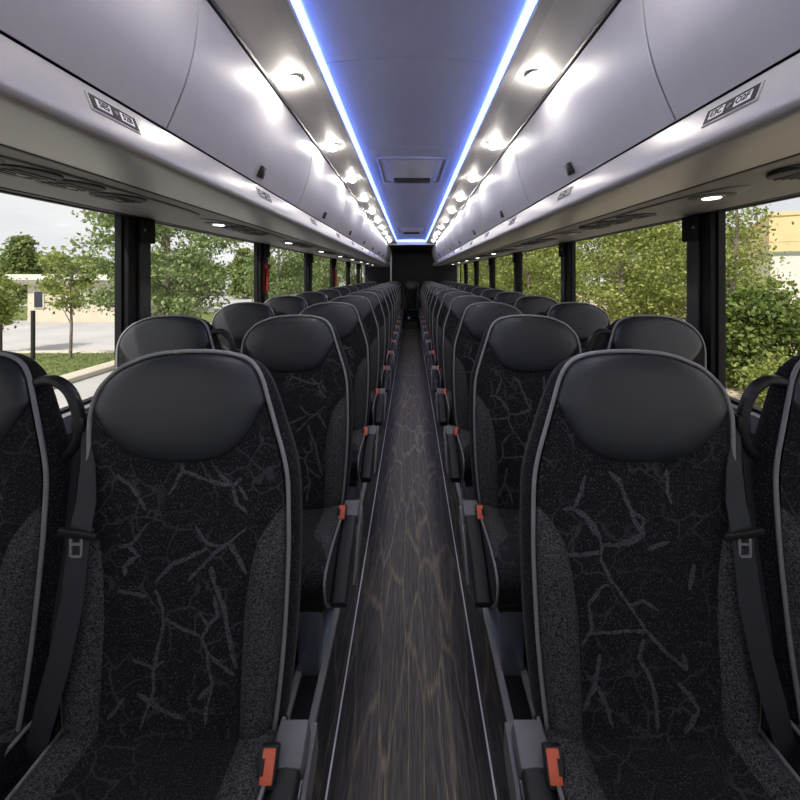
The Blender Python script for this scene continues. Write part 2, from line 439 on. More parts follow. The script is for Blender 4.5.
# ------------------------------------------------------------------ ceiling
CE = 8.9
arch = [(-.345, 2.125)] + [(x, 2.132+.022*(1-(x/.33)**2)) for x in np.linspace(-.33, .33, 17)] + [(.345, 2.125)]
def extr(prof, ya, yb, mb=None, mi=0, th=None):
    mb = mb or MB()
    mb.loft([[(x+OX, ya, z) for x, z in prof], [(x+OX, yb, z) for x, z in prof]], mi, cap=True)
    return mb
c = MB()
seams = [Y0, -.6, .44, 1.46, 2.48, 3.75, 5.0, 6.25, 7.5, CE]
for a, b in zip(seams[:-1], seams[1:]):
    pr = arch + [(.345, 2.2), (-.345, 2.2)]
    extr(pr, a+.002, b-.002, c)
c.box((-1.36, Y0, 2.2), (1.36, Y1, 2.26))
c.build('ceiling', M['ceil'], kind='structure', auto=30)
trim(MB().box((-.55+OX, CE, 2.03), (.55+OX, CE+.07, 2.2), 0, .008), M['ledge'])
trim(MB().box((-.55+OX, CE+.07, 2.034), (.55+OX, 11.75, 2.2)), M['wall_dark'])
# roof hatches
def hatch(y, lab, ln):
    r = empty('roof_hatch', (OX, y, 2.15))
    f = MB()
    o = [(-.23, 0), (.23, 0), (.23, ln), (-.23, ln)]
    for (ax, ay), (bx, by) in zip(o, o[1:]+o[:1]):
        f.tube([(ax, ay, -.004), (bx, by, -.004)], .012, 8)
    f.build('frame', M['rack'], r)
    i = MB().loft([[(-.22, .01, 0), (.22, .01, 0), (.22, ln-.01, 0), (-.22, ln-.01, 0)],
                   [(-.165, .05, -.03), (.165, .05, -.03), (.165, ln-.06, -.022), (-.165, ln-.06, -.022)]])
    i.build('cover', M['ceil'], r)
    MB().box((-.145, ln-.19, -.046), (.145, ln-.085, -.024), 0, .008).build('handle', M['black'], r)
    tag(r, lab, 'roof hatch', 'roof hatches')
hatch(2.68, 'large grey roof hatch with black handle slot in the mid ceiling', .66)
hatch(6.6, 'far roof hatch with small black handle near the rear end', .75)

# light panels between rack and ceiling, with trim ledges
for sx in (-1, 1):
    pr = [(sx*.535, H+.705), (sx*.45, H+.722), (sx*.372, H+.738), (sx*.37, 2.2), (sx*.535, 2.2)]
    trim(extr(pr, Y0, CE), M['ledge'], True, 25)
    pr = [(sx*.370, H+.722), (sx*.334, H+.722), (sx*.330, H+.730), (sx*.345, H+.80), (sx*.37, H+.80)]
    trim(extr(pr, Y0, CE), M['rack'], True, 25)
    pr = [(sx*.535, H+.703), (sx*.516, H+.698), (sx*.512, H+.704), (sx*.53, H+.72)]
    trim(extr(pr, Y0, 10.3), M['black'], True, 25)
    if sx:
        pr = [(sx*.535, H+.705), (sx*.345, H+.705), (sx*.345, 2.2), (sx*.535, 2.2)]
        trim(extr(pr, CE, 10.3), M['rack'], False)
    # blue light strip
    s = extr([(sx*.330, H+.736), (sx*.316, H+.764), (sx*.328, H+.764), (sx*.336, H+.744)], Y0, CE-.02)
    tag(s.build('light_strip', M['led'], smooth=False), 'long blue glowing light strip along the %s edge of the ceiling' % ('left' if sx < 0 else 'right'), 'light strip', 'blue ceiling light strips')
s = MB().loft([[(x, CE+.002, H+.735), (x, CE-.025, H+.765), (x, CE+.002, H+.78)] for x in (-.315+OX, .315+OX)])
tag(s.build('light_strip', M['led'], smooth=False), 'short blue light strip across the far end of the ceiling', 'light strip', 'blue ceiling light strips')
r = empty('indicator_lamp', (OX, CE+.0, H+.692))
MB().disc((0, 0, .012), (0, -1, 0), .02, .012).build('base', M['plate_white'], r)
tag(r, 'tiny white round lamp on the ceiling end trim above the rear panel', 'lamp')

# downlights
for sx in (-1, 1):
    side = 'left' if sx < 0 else 'right'
    idx = 0
    for k in range(-2, 11):
        y = 1.475 + .76*k - (.0 if sx < 0 else .03)
        if y > CE-.1: continue
        nrm = Vector((-sx*.016, 0, -.08)).normalized(); nrm = Vector((sx*.2, 0, -1)).normalized() if False else Vector((-sx*-.2, 0, -1)).normalized()
        r = empty('downlight', (sx*.447+OX, y, H+.7225))
        MB().disc((0, 0, 0.002), (0, 0, -1), .036, .006, 20).build('bezel', M['rack'], r)
        dm = MB(); tl = sx*.2
        dm.loft([[(.030*math.cos(q)*math.cos(2*PI*i/14), .030*math.cos(q)*math.sin(2*PI*i/14), -.004-.026*math.sin(q)) for i in range(14)] for q in (0, .35, .7, 1.05, 1.4)])
        dm.build('lens', M['down'], r)
        if k >= 0:
            lab = '%s round white downlight from the front above the %s luggage rack' % (ORD[idx], side); idx += 1
        else:
            lab = 'round white downlight above the %s luggage rack, %s the lens' % (side, 'just before' if k == -1 else 'well behind')
        tag(r, lab, 'downlight', 'downlights above the %s luggage rack' % side)

# ------------------------------------------------------------------ luggage racks
door_prof = [(.600, .354), (.585, .386), (.571, .42), (.557, .455), (.546, .49), (.536, .53), (.529, .57), (.524, .61), (.522, .645), (.523, .675), (.527, .698)]
low_prof = [(.602, .349), (.592, .325), (.581, .297), (.5745, .276), (.573, .2665), (.576, .2585), (.584, .2535), (.60, .2505), (.65, .2485), (.72, .2490), (.795, .2512)]
def text_mesh(body, size, depth=.0004):
    cu = bpy.data.curves.new('t', 'FONT'); cu.body = body; cu.size = size; cu.align_x = 'CENTER'; cu.align_y = 'CENTER'; cu.extrude = depth; cu.offset = .0004
    o = bpy.data.objects.new('t', cu); COL.objects.link(o)
    dg = bpy.context.evaluated_depsgraph_get(); me = bpy.data.meshes.new_from_object(o.evaluated_get(dg))
    v = [tuple(q.co) for q in me.vertices]; f = [tuple(p.vertices) for p in me.polygons]
    bpy.data.objects.remove(o); bpy.data.meshes.remove(me); bpy.data.curves.remove(cu)
    return v, f
for sx in (-1, 1):
    side = 'left' if sx < 0 else 'right'
    rack = empty('luggage_rack', (OX+sx*.7, 4.5, H+.3))
    tag(rack, 'silver grey overhead luggage rack with doors along the %s side' % side, 'luggage rack', 'overhead luggage racks')
    off = Vector(rack.location)
    def L(p): return (sx*p[0]+OX-off.x, p[1]-off.y, H+p[2]-off.z)
    def prof_mesh(prof, ya, yb, th, mi=0, mb=None):
        """sheet following a profile with thickness th away from the aisle"""
        mb = mb or MB()
        nn = []
        for i in range(len(prof)):
            a = prof[max(i-1, 0)]; b = prof[min(i+1, len(prof)-1)]
            t = Vector((b[0]-a[0], b[1]-a[1])).normalized(); nn.append(Vector((t.y, -t.x)))
        inner = [(p[0]+n.x*th, p[1]+n.y*th) for p, n in zip(prof, nn)]
        if inner[len(inner)//2][0] < prof[len(prof)//2][0]:
            inner = [(p[0]-n.x*th, p[1]-n.y*th) for p, n in zip(prof, nn)]
        ring = list(prof)+inner[::-1]
        mb.loft([[L((x, y, z)) for x, z in ring] for y in (ya, yb)], mi)
        return mb
    low = prof_mesh(low_prof, Y0, 10.8, .02)
    low.build('moulding', M['rack_low'], rack, auto=50)
    inn = MB().loft([[L((x, y, z)) for x, z in [(.635, .349), (.62, .30), (.64, .27), (.80, .27), (.80, .349), (.60, .40), (.575, .46), (.56, .52), (.545, .7), (.60, .78), (1.29, .84), (1.29, .34)]] for y in (Y0, 10.29)])
    inn.build('inner_shell', M['shadow_gap'], rack, smooth=False)
    so = MB().loft([[L((x, y, z)) for x, z in [(.803, .2515), (1.285, .272), (1.285, .29), (.803, .2695)]] for y in (Y0, 10.3)])
    so.build('soffit', M['soffit'], rack, smooth=False)
    gk = MB().loft([[L((x, y, z)) for x, z in [(.793, .249), (.805, .2495), (.805, .26), (.793, .26)]] for y in (Y0, 10.3)])
    gk.loft([[L((x, y, z)) for x, z in [(1.272, .2685), (1.286, .268), (1.286, .28), (1.272, .28)]] for y in (Y0, 10.3)])
    gk.build('gasket', M['shadow_gap'], rack, smooth=False)
    en = MB().loft([[L((x, y, z)) for x, z in door_prof[::-1]+low_prof+[(.80, .33), (.80, .68)]] for y in (10.29, 10.32)])
    en.build('end_cap', M['rack'], rack, smooth=False)
    s0 = .968 if sx < 0 else .918
    k = -3
    while True:
        a = s0+1.11*k; b = a+1.11; k += 1
        if a > 10.2: break
        if b < Y0+.1: continue
        a2, b2 = max(a+.003, Y0), min(b-.003, 10.29)
        d = prof_mesh(door_prof, a2, b2, .014).build('bin_door', M['rack'], rack, auto=50)
        ym = (a+b)/2 + .005
        if ym < 10.2:
            q = MB()
            c0 = Vector(L((.578, ym, .393))); t = Vector((sx*-.028, 0, .065)).normalized(); n = Vector((-sx*t.z*1, 0, -abs(t.x))).normalized()
            q.obox(c0-n*-.002, Vector((0, .022, 0)), t*.022, n*.006, 0, .003)
            q.obox(c0+n*.006-t*.004, Vector((0, .012, 0)), t*.009, n*.003, 0, .002)
            q.build('latch', [M['black'], M['grey_plastic']], d)
    # seat number plates
    t = Vector((sx*.021, 0, .052)).normalized(); n = Vector((-sx*t.z, 0, abs(t.x))).normalized(); ydir = Vector((0, 1, 0)) if sx > 0 else Vector((0, 1, 0))
    for k in range(-1, 13):
        y = (.782 if sx < 0 else .745)+.8*k
        if y > 10.2: break
        c0 = Vector(L((.5875, y, .3145)))
        pb = MB(); pb.obox(c0+n*.0, ydir*.066, t*.0185, n*.0022, 0, .001)
        pl = pb.build('seat_number_plate', M['rack_low'], rack)
        pb = MB(); pb.obox(c0+n*.0022, ydir*.061, t*.0150, n*.0008, 0)
        pb.disc(c0+n*.0028, n, .005, .002, 12, 2)
        for q in (-1, 1): pb.obox(c0+n*.0032+ydir*q*.031, ydir*.0185, t*.0092, n*.0006, 1, .0004)
        rd = -1 if sx > 0 else 1
        for q, tx in ((-1, '5E5' if sx < 0 else 'O2F'), (1, '52B' if sx < 0 else 'E3C')):
            v, f = text_mesh(tx if k == 0 else '%d%s' % (k+2, 'AB' if q*sx > 0 else 'CD'), .0175)
            cc = c0+n*.0041+ydir*q*.031
            # reading direction seen from the aisle
            xd = ydir*(1 if sx < 0 else -1)
            pb.add([cc+xd*p[0]+t*p[1]+n*p[2] for p in v], f, 0)
        pb.build('number_insert', [M['shadow_gap'], M['plate_white'], M['grey_plastic']], pl, smooth=False)
    # service panels under the rack: reading lamp, round vents, louvre
    sl = (.272-.2515)/(1.285-.803)
    for k in range(-1, 9):
        y = (.84 if sx < 0 else 1.275)+1.12*k
        if y > 10: break
        def P(x, yy, d): return Vector((sx*x+OX, yy, H+.2515+(x-.803)*sl-d))
        nrm = Vector((sx*sl, 0, -1)).normalized()
        r = empty('service_panel', P(.95, y+.38, 0)); o = Vector(r.location)
        pz = MB()
        ring = []
        for i in range(32):
            a = 2*PI*i/32
            ux = math.copysign(abs(math.cos(a))**.6, math.cos(a))*.52; uy = math.copysign(abs(math.sin(a))**.8, math.sin(a))*.085
            ring.append((ux, uy))
        pz.loft([[P(.95+b*s, y+.38+a*s, d)-o for a, b in ring] for s, d in ((1, -.004), (.985, .004), (.95, .006))])
        pz.build('bezel', M['soffit'], r, auto=30)
        lit = (sx < 0 and k >= 1) or (sx > 0 and (k == 0 or k >= 3))
        lm = MB().disc(P(.95, y, .003)-o, nrm, .064, .006, 20, 1).disc(P(.95, y, .006)-o, nrm, .038, .006, 20, 0).build('lamp_ring', [M['grey_plastic'], M['shadow_gap']], r)  # outer black disc paints the dark recess round the lamp
        MB().disc(P(.95, y, .010)-o, nrm, .026, .006, 20).build('reading_lamp', M['read'] if lit else M['lens_off'], lm)
        for yy in ((.13, .27, .45) if sx < 0 else (.43, .62, .81)):
            vm = MB().disc(P(.95, y+yy, .004)-o, nrm, .076, .009, 24, 0, 1.0).build('vent', M['shadow_gap'], r)  # black vent face; its black also stands in for shade inside the recess
            fm = MB()
            for q in (-.03, -.01, .01, .03): fm.obox(P(.95+q, y+yy, .013)-o, (0, .055, 0), (.003, 0, 0), (0, 0, .003))
            fm.disc(P(.95, y+yy, .012)-o, nrm, .012, .006, 14, 1)
            fm.build('louvre', [M['black'], M['grey_plastic']], vm)
        if k < 0: lab = 'grey service panel under the %s rack, partly above the lens' % side
        else: lab = '%s service panel with %s from the front under the %s rack' % (ORD[k], 'lit reading lamp' if lit else 'round black vents', side)
        tag(r, lab, 'service panel', 'service panels under the %s rack' % side)

# ------------------------------------------------------------------ seats
ZTOP = 1.184
def spline(P, n=6):
    """Catmull-Rom through the points"""
    P = [np.array(p, float) for p in P]; out = []
    for i in range(len(P)-1):
        a, b, c, d = P[max(i-1, 0)], P[i], P[i+1], P[min(i+2, len(P)-1)]
        for t in np.linspace(0, 1, n+1)[:-1]:
            out.append(.5*((2*b)+(-a+c)*t+(2*a-5*b+4*c-d)*t*t+(-a+3*b-3*c+d)*t**3))
    out.append(P[-1]); return out
# outline of the backrest: (towards the aisle, down from the top)
OUTA = [(.190,.84),(.210,.776),(.2265,.61),(.2315,.45),(.230,.36),(.2246,.275),(.213,.222),(.194,.165),(.1735,.105),(.158,.0615),(.141,.033),(.120,.0165),(.09,.007),(.048,.0012),(-.008,0)]
OUTW = [(-.008,0),(-.066,.004),(-.105,.012),(-.132,.022),(-.163,.037),(-.186,.057),(-.204,.080),(-.214,.105),(-.2195,.140),(-.217,.18),(-.2125,.23),(-.216,.30),(-.228,.42),(-.232,.55),(-.228,.65),(-.215,.767),(-.19,.84)]
SA, SW = spline(OUTA), spline(OUTW)
_av = np.maximum.accumulate([p[1] for p in SA[::-1]]); _ax = [p[0] for p in SA[::-1]]
_wv = np.maximum.accumulate([p[1] for p in SW]); _wx = [p[0] for p in SW]
def edgeA(v): return float(np.interp(v, _av, _ax)) if v > .0005 else .03
def edgeW(v): return float(np.interp(v, _wv, _wx)) if v > .0005 else -.045
def half(v): return (edgeA(v)-edgeW(v))/2
def mid(v): return (edgeA(v)+edgeW(v))/2
def yf(v): return .092*(1-v/.767) - .010*math.sin(min(v/.767, 1)*PI)
vrows = [0, .003, .007, .012, .02, .03, .042, .055, .07, .09] + list(np.linspace(.115, .84, 28))

def px_to_seat(px, py, cx):
    """photo position of a yarn line on the near seat, as seat coordinates"""
    Y = (.912+.0211)/(1+.12*(py-275)/400)
    return ((px-411)*Y/400-cx, ZTOP-(H-(py-275)*Y/400))
VL = [[(186,460),(186,467),(196,471),(210,476),(222,480),(236,482),(238,490),(240,500),(250,508)],[(236,482),(245,474)],[(222,471),(236,482)],[(242,482),(250,496)],
 [(186,467),(180,480),(173,490)],[(122,472),(135,482),(143,492),(150,506)],[(199,522),(210,539),(222,542),(232,539),(249,524)],[(232,539),(217,549),(203,564),(191,577)],
 [(210,544),(195,552),(176,560),(166,570),(159,579)],[(124,543),(135,540),(141,534),(152,519)],[(133,541),(142,551),(129,562),(129,571)],[(232,539),(240,552),(249,569)],
 [(214,562),(217,579),(227,605),(231,631),(238,665)],[(159,586),(165,601),(167,620),(161,642),(156,665),(156,687),(150,702),(141,727)],[(135,656),(156,665),(167,657)],
 [(167,614),(184,624),(202,631)],[(202,609),(210,622),(204,635),(210,650),(210,665),(214,680),(208,704),(206,723)],[(210,650),(225,663),(236,671)],[(214,680),(200,697)],
 [(139,691),(161,706),(184,717)],[(126,695),(109,717)],[(122,586),(150,592)],[(210,622),(220,612),(217,590)],[(150,702),(160,694)]]
VR = [[(567,504),(581,509),(592,522),(599,541),(598,556),(609,577),(627,601),(644,627),(665,650),(684,667)],[(606,580),(599,582),(586,601),(590,624),(579,642)],[(644,627),(624,627),(590,629)],
 [(641,635),(637,654),(648,674),(654,695),(657,729)],[(676,680),(687,691),(697,708),(684,732)],[(594,680),(582,708)],[(598,650),(594,680),(605,702),(612,725)],
 [(599,541),(625,540),(639,532),(639,515),(629,507)],[(560,551),(585,550),(599,547)],[(644,545),(665,537)],[(606,468),(615,477),(625,502),(632,519),(639,530),(612,542)],
 [(582,472),(578,488),(571,504),(560,505)],[(571,504),(582,513),(595,532)],[(662,466),(663,488),(667,500)],[(684,667),(680,650)],[(627,601),(640,596),(655,606)],[(690,560),(685,585)]]
def jag(pl, w):
    """subdivide and roughen a polyline, returns points and widths"""
    P = [Vector(p) for p in pl]; out = []; ws = []
    for a, b in zip(P[:-1], P[1:]):
        n = max(2, int((b-a).length/.008))
        for i in range(n):
            q = a.lerp(b, i/n); d = (b-a).normalized()
            q = q + Vector((-d.y, d.x))*random.uniform(-.0012, .0012); out.append(q); ws.append(w*random.uniform(.65, 1.25))
    out.append(P[-1]); ws.append(w*.4); ws[0] = w*.5
    return out, ws

def make_seat(name, m, aisle, veins, cx):
    """m = +1 when the aisle lies towards +x"""
    root = empty(name, (0, 0, 0))
    # padded body of the backrest with its gusset
    rings = []
    for v in vrows:
        w = half(v); c = mid(v); z = ZTOP-v; T = ramp(v, [0, .05, .3, .84], [.035, .06, .10, .13]); y0 = yf(v); g = ramp(v, [0, .04, .1], [.0, .008, .015])
        fr = [(c+w*x, y0 + .010*abs(x)**6, z) for x in np.linspace(-1, 1, 15)]
        rt = [(c+w+g, y0+T*.35, z), (c+w+g*.9, y0+T*.65, z), (c+w*.93, y0+T*.93, z)]
        bk = [(c+w*x, y0+T, z) for x in (.7, .3, -.3, -.7)]
        lf = [(c-w*.93, y0+T*.93, z), (c-w-g*.9, y0+T*.65, z), (c-w-g, y0+T*.35, z)]
        rings.append([(m*x, y, z) for x, y, z in fr+rt+bk+lf])
    b = MB().loft(rings); b.build('backrest', M['knit'], root, auto=80)
    # woven front panel with crackle yarn
    fp = MB(); vv = np.linspace(.105, .80, 36); xs = np.linspace(-1, 1, 25); g = []
    def front(a, v):
        """depth of the front cloth at a (towards the aisle), v"""
        w = half(v); u = min(abs((a-mid(v))/w), 1)
        return yf(v) - .006 + .008*u**6 + .004*(1-u*u)*smooth((v-.3)/.15)
    for v in vv:
        w = half(v)-.007
        g.append([(m*(mid(v)+w*x), front(mid(v)+w*x, v), ZTOP-v) for x in xs])
    fp.loft(g, 0, cap=False, closed=False)
    for pl in veins:
        pts, ws = jag([px_to_seat(px, py, cx) for px, py in pl], random.choice((.007, .008, .010)))
        L_, R_ = [], []
        for i, q in enumerate(pts):
            d = (pts[min(i+1, len(pts)-1)]-pts[max(i-1, 0)]).normalized(); nn = Vector((-d.y, d.x))
            a = q+nn*ws[i]/2; c = q-nn*ws[i]/2
            L_.append((a.x, front(m*a.x, a.y)-.0006, ZTOP-a.y)); R_.append((c.x, front(m*c.x, c.y)-.0006, ZTOP-c.y))
        fp.loft([L_, R_], 1, cap=False, closed=False)
    fp.build('front_panel', [M['fabric'], M['vein']], root, auto=80)
    # leather headrest pad
    low = spline([(.168,.110),(.160,.13),(.146,.158),(.124,.191),(.0885,.217),(.046,.2285),(0,.2305),(-.04,.2295),(-.094,.2205),(-.132,.204),(-.171,.172),(-.196,.145),(-.212,.122)], 4)
    up = [(p[0], p[1]) for p in SA+SW[1:] if p[1] < (.106 if p[0] > 0 else .118)]
    c0 = np.array([-.02, .105])
    up = [np.array(p)+(c0-np.array(p))/np.linalg.norm(c0-np.array(p))*.0045 for p in up]
    bd = up + low[::-1][1:-1]
    hp = MB(); R = []
    for r in (1.0, .992, .975, .945, .90, .8, .6, .35, .08):
        row = []
        for p in bd:
            q = c0+(np.array(p)-c0)*r; lift = .0165*(1-r**9)**.6
            row.append((m*q[0], front(min(max(q[0], edgeW(max(q[1], .001))), edgeA(max(q[1], .001))), max(q[1], .001)) + (.010 if r == 1.0 else .001) - lift - .004*(1-r*r), ZTOP-q[1]))
        R.append(row)
    hp.loft(R, 0, cap=False); hp.f.append(tuple(range(len(hp.v)-len(bd), len(hp.v)))); hp.mi.append(0)
    hp.build('headrest', M['leather'], root, auto=80)
    # bolsters of squiggle weave
    bV = [.324, .345, .391, .45, .538, .72, .81]; bB = [.222, .195, .166, .153, .143, .142, .142]
    for s in (-1, 1):
        q = MB(); g = []
        for v in np.linspace(.324, .81, 30):
            i1 = abs(edgeA(v) if s > 0 else edgeW(v))-.004; i0 = min(ramp(v, bV, bB), i1-.001); row = []
            hgt = .024*smooth((v-.324)/.14)*(1-.75*smooth((v-.72)/.1))
            for u in np.linspace(0, 1, 11):
                a = s*(i0+(i1-i0)*u)
                pr = (1-abs(2*u-1.05)**3) if u > .5 else (1-(1-2*u)**2.4)
                row.append((m*a, front(a, v) - .0012 - hgt*max(pr, 0) + (.006 if u in (0., 1.) else 0), ZTOP-v))
            g.append(row)
        q.loft(g, 0, cap=False, closed=False); q.build('bolster', M['bolster'], root, auto=80)
    # piping round the backrest
    path = [(m*p[0]*1.006, yf(p[1])+.003, ZTOP+.002-p[1]) for p in SA+SW[1:] if p[1] < .79]
    MB().tube(path, .0048, 8).build('piping', M['piping'], root, auto=80)
    # cushion
    prof = [(.07, .395), (0, .413), (-.06, .416), (-.13, .422), (-.2, .428), (-.27, .432), (-.32, .430), (-.35, .421), (-.368, .404), (-.374, .38), (-.362, .335), (-.335, .295), (-.30, .268), (-.2, .262), (0, .262), (.07, .27)]
    cy = np.mean([p[0] for p in prof]); cz = .345
    xs = [-.228, -.226, -.218, -.205, -.185, -.165, -.14, -.11, -.07, 0, .07, .11, .14, .165, .185, .205, .218, .226, .228]
    rings = []
    for x in xs:
        e = max(0, (abs(x)-.19)/.038); k = 1-.06*e**3 if e < 1 else .9
        rr = []
        for (y, z) in prof:
            zz = cz+(z-cz)*k; yy = cy+(y-cy)*k
            if z > .40 and y < .02: zz += .018*smooth((abs(x)-.12)/.07)*(1-e**3)*smooth((y+.40)/.12) - .004*(1-min(abs(x)/.14, 1))
            rr.append((x, yy, zz))
        rings.append(rr)
    MB().loft(rings).build('cushion', M['fabric'], root, auto=80)
    for s in (-1, 1):
        q = MB(); g = []
        for y in np.linspace(.02, -.315, 16):
            tt = (y-.02)/-.335
            wi = .145+.0*tt + (.07*smooth((tt-.62)/.38))
            row = []
            for u in np.linspace(0, 1, 8):
                x = wi+(.222-wi)*u
                z = ramp(-y, [-.07, 0, .06, .13, .2, .27, .32], [.395, .413, .416, .422, .428, .432, .430])
                e = max(0, (x-.19)/.038)
                zz = cz+(z-cz)*(1-.06*e**3)+.018*smooth((x-.12)/.07)*(1-e**3)*smooth((y+.40)/.12)
                row.append((s*x, y, zz+.0045*(1-abs(2*u-1)**3)*(1-smooth((tt-.85)/.15))-.0005))
            g.append(row)
        q.loft(g, 0, cap=False, closed=False); q.build('seat_bolster', M['bolster'], root, auto=80)
        pp = [(s*.2245, y, z-.001) for y, z in [(.03, .419), (0, .421), (-.06, .423), (-.13, .427), (-.2, .431), (-.27, .433), (-.32, .428), (-.352, .418), (-.370, .400), (-.374, .378), (-.362, .335), (-.335, .295), (-.305, .270)]]
        MB().tube(pp, .0045, 6).build('seat_piping', M['piping'], root, auto=80)
    # frame under the cushion
    MB().box((-.2, -.27, .215), (.2, .08, .268), 0, .01).build('seat_frame', M['black'], root)
    if aisle:
        lx = m*.150
        lg = MB().box((lx-.038, -.27, .0), (lx+.038, -.225, .225), 0, .006).box((lx-.038, -.02, .0), (lx+.038, .03, .225), 0, .006)
        lg.box((lx-.040, -.27, .0), (lx+.040, .03, .02), 0, .004).box((lx-.03, -.23, .10), (lx-.02, 0, .20))
        lg.build('leg', M['steel_blue'], root)
        # folded aisle armrest: pad, grey pivot block, bracket
        ax = m*.257
        path = [(-.045, .402), (-.10, .385), (-.16, .362), (-.22, .333), (-.27, .303), (-.308, .277)]
        rings = []
        for i, (y, z) in enumerate(path):
            w = .0265 if i else .0255; d = .024
            a = path[max(i-1, 0)]; c = path[min(i+1, len(path)-1)]; t = Vector((0, c[0]-a[0], c[1]-a[1])).normalized(); n = Vector((0, -t.z, t.y)); n = n if n.z > 0 else -n
            p = Vector((ax, y, z))
            rings.append([p+Vector((math.copysign(abs(math.cos(q))**.4, math.cos(q))*w, 0, 0))+n*math.copysign(abs(math.sin(q))**.4, math.sin(q))*d for q in np.linspace(0, 2*PI, 17)[:-1]])
        arm = MB().loft(rings).build('armrest', M['black_soft'], root, auto=50)
        hb = MB(); hb.obox((ax, -.020, .412), (.029, 0, 0), (0, .031, .0135), (0, -.010, .024), 0, .004)
        hb.build('pivot_block', M['grey_plastic'], arm)
        bk = MB().tube([(m*.25, .02, .40), (m*.25, .0, .33), (m*.24, -.05, .25)], .014, 8)
        bk.loft([[(m*(.288+dx), y, z) for y, z in [(.03, .41), (-.05, .385), (-.13, .33), (-.2, .26), (-.15, .25), (-.04, .30), (.04, .34)]] for dx in (0, .008)])
        bk.build('side_cover', M['grey_plastic'], root, auto=40)
    else:
        wl = MB().box((-m*.26 if m > 0 else .19, -.24, .20), (-m*.19 if m > 0 else .26, .05, .26)) if False else MB()
        a, b2 = sorted((-m*.19, -m*.268)); wl.box((a, -.24, .205), (b2, .06, .255), 0, .006)
        wl.box((m*.06-.04, -.24, 0), (m*.06+.04, -.18, .22), 0, .006)
        wl.build('wall_bracket', M['steel_blue'], root)
        # looped grab handle on the aisle shoulder
        pts = spline([(.155, 1.11), (.186, 1.118), (.214, 1.116), (.242, 1.093), (.260, 1.05), (.265, 1.011), (.256, .976), (.237, .953), (.205, .935)], 4)
        MB().tube([(m*x, .095, z) for x, z in pts], .0125, 10).build('grab_handle', M['black'], root, auto=80)
    # buckle on its stalk
    bx = m*.226
    bk = MB(); t = Vector((0, -.5, .86)).normalized(); n = Vector((0, -.86, -.5)).normalized()*-1
    up = Vector((0, .55, .835)).normalized(); fo = Vector((0, -.835, .55)).normalized()
    c0 = Vector((bx, -.066, .436))
    bk.obox(c0, (.0175, 0, 0), up*.028, fo*.011, 0, .004)
    bk.tube([c0-up*.03, c0-up*.03+Vector((0, .0, -.05)), (bx, .0, .32)], .009, 6)
    bo = bk.build('buckle', M['black'], root)
    rb = MB().obox(c0+fo*.011+up*.002+Vector((m*.002, 0, 0)), (.0118, 0, 0), up*.023, fo*.004, 0, .002)
    rb.obox(c0+fo*.0148+up*.002+Vector((-m*.007, 0, 0)), (.0032, 0, 0), up*.011, fo*.0012, 1)
    rb.build('release_button', [M['red'], M['black']], bo)
    # three-point belt on the outer shoulder
    s = -m
    pts = [(s*.252, .10, 1.02), (s*.235, .078, .99), (s*.205, .046, .94), (s*.192, .026, .88), (s*.188, .004, .82), (s*.186, -.016, .70), (s*.200, -.028, .60), (s*.225, -.032, .50), (s*.262, -.015, .40), (s*.282, .01, .30)]
    if not aisle: pts[:3] = [(s*.226, .092, .955), (s*.215, .07, .945), (s*.200, .044, .92)]
    wd = [.018, .030, .044, .054, .056, .057, .056, .055, .05, .045]
    fine = []; fw_ = []
    for i in range(len(pts)-1):
        for q in np.linspace(0, 1, 5)[:-1]:
            fine.append(Vector(pts[i]).lerp(Vector(pts[i+1]), q)); fw_.append(wd[i]*(1-q)+wd[i+1]*q)
    fine.append(Vector(pts[-1])); fw_.append(wd[-1])
    be = MB().ribbon(fine, (s*.25, -1, .1), fw_, .002)
    back = [(s*.275, .11, 1.03) if aisle else (s*.245, .10, .94), (s*.272, .09, .9), (s*.262, .06, .75), (s*.262, .03, .6), (s*.272, .03, .45), (s*.275, .04, .3)]
    be.ribbon(back, (s*.5, -1, .1), .030, .002)
    wb = be.build('belt_webbing', M['web'], root, auto=60)
    gx, gz = (s*.262, 1.0) if aisle else (s*.226, .935)
    MB().box((gx-.016, .085, gz), (gx+.016, .125, gz+.04), 0, .008).build('belt_guide', M['black'], root)
    tg = MB(); tc = Vector((s*.187, .000, .828)); tg.obox(tc, (.040, 0, .006*s), (0, .005, 0), (0, 0, .008), 0, .003)
    for dx in (-.011, .011): tg.obox(tc+Vector((dx-.001, -.004, -.024)), (.0022, 0, 0), (0, .0015, 0), (0, 0, .018), 1)
    for dz in (-.017, -.042): tg.obox(tc+Vector((0, -.004, dz)), (.011, 0, 0), (0, .0015, 0), (0, 0, .0022), 1)
    tg.build('belt_tongue', [M['black'], M['piping']], wb)
    return root

NAME = 'coach_seat'
AX, WXC = .495, 1.022
protos = {}
for sx in (-1, 1):
    m = -sx
    vs = VL if sx < 0 else VR
    protos[(sx, True)] = make_seat(NAME, m, True, vs, sx*AX)
    protos[(sx, False)] = make_seat(NAME, m, False, vs, sx*AX)
used = set()
def place(sx, aisle, x, y, label, group):
    p = protos[(sx, aisle)]
    o = p if (sx, aisle) not in used else copy_tree(p)
    used.add((sx, aisle))
    o.location = (x, y, 0)
    tag(o, label, 'seat', group)
for k in range(13):
    for sx in (-1, 1):
        side = 'left' if sx < 0 else 'right'
        y = .82+.8*k
        rowtxt = 'nearest' if k == 0 else ORD[k]
        place(sx, True, sx*AX, y, 'black leather and crackle cloth aisle seat %s of the aisle, %s row' % (side, rowtxt), 'aisle seats %s of the aisle' % side)
        place(sx, False, sx*WXC, y, 'black leather and cloth window seat by the %s windows, %s row' % (side, rowtxt), 'window seats on the %s' % side)
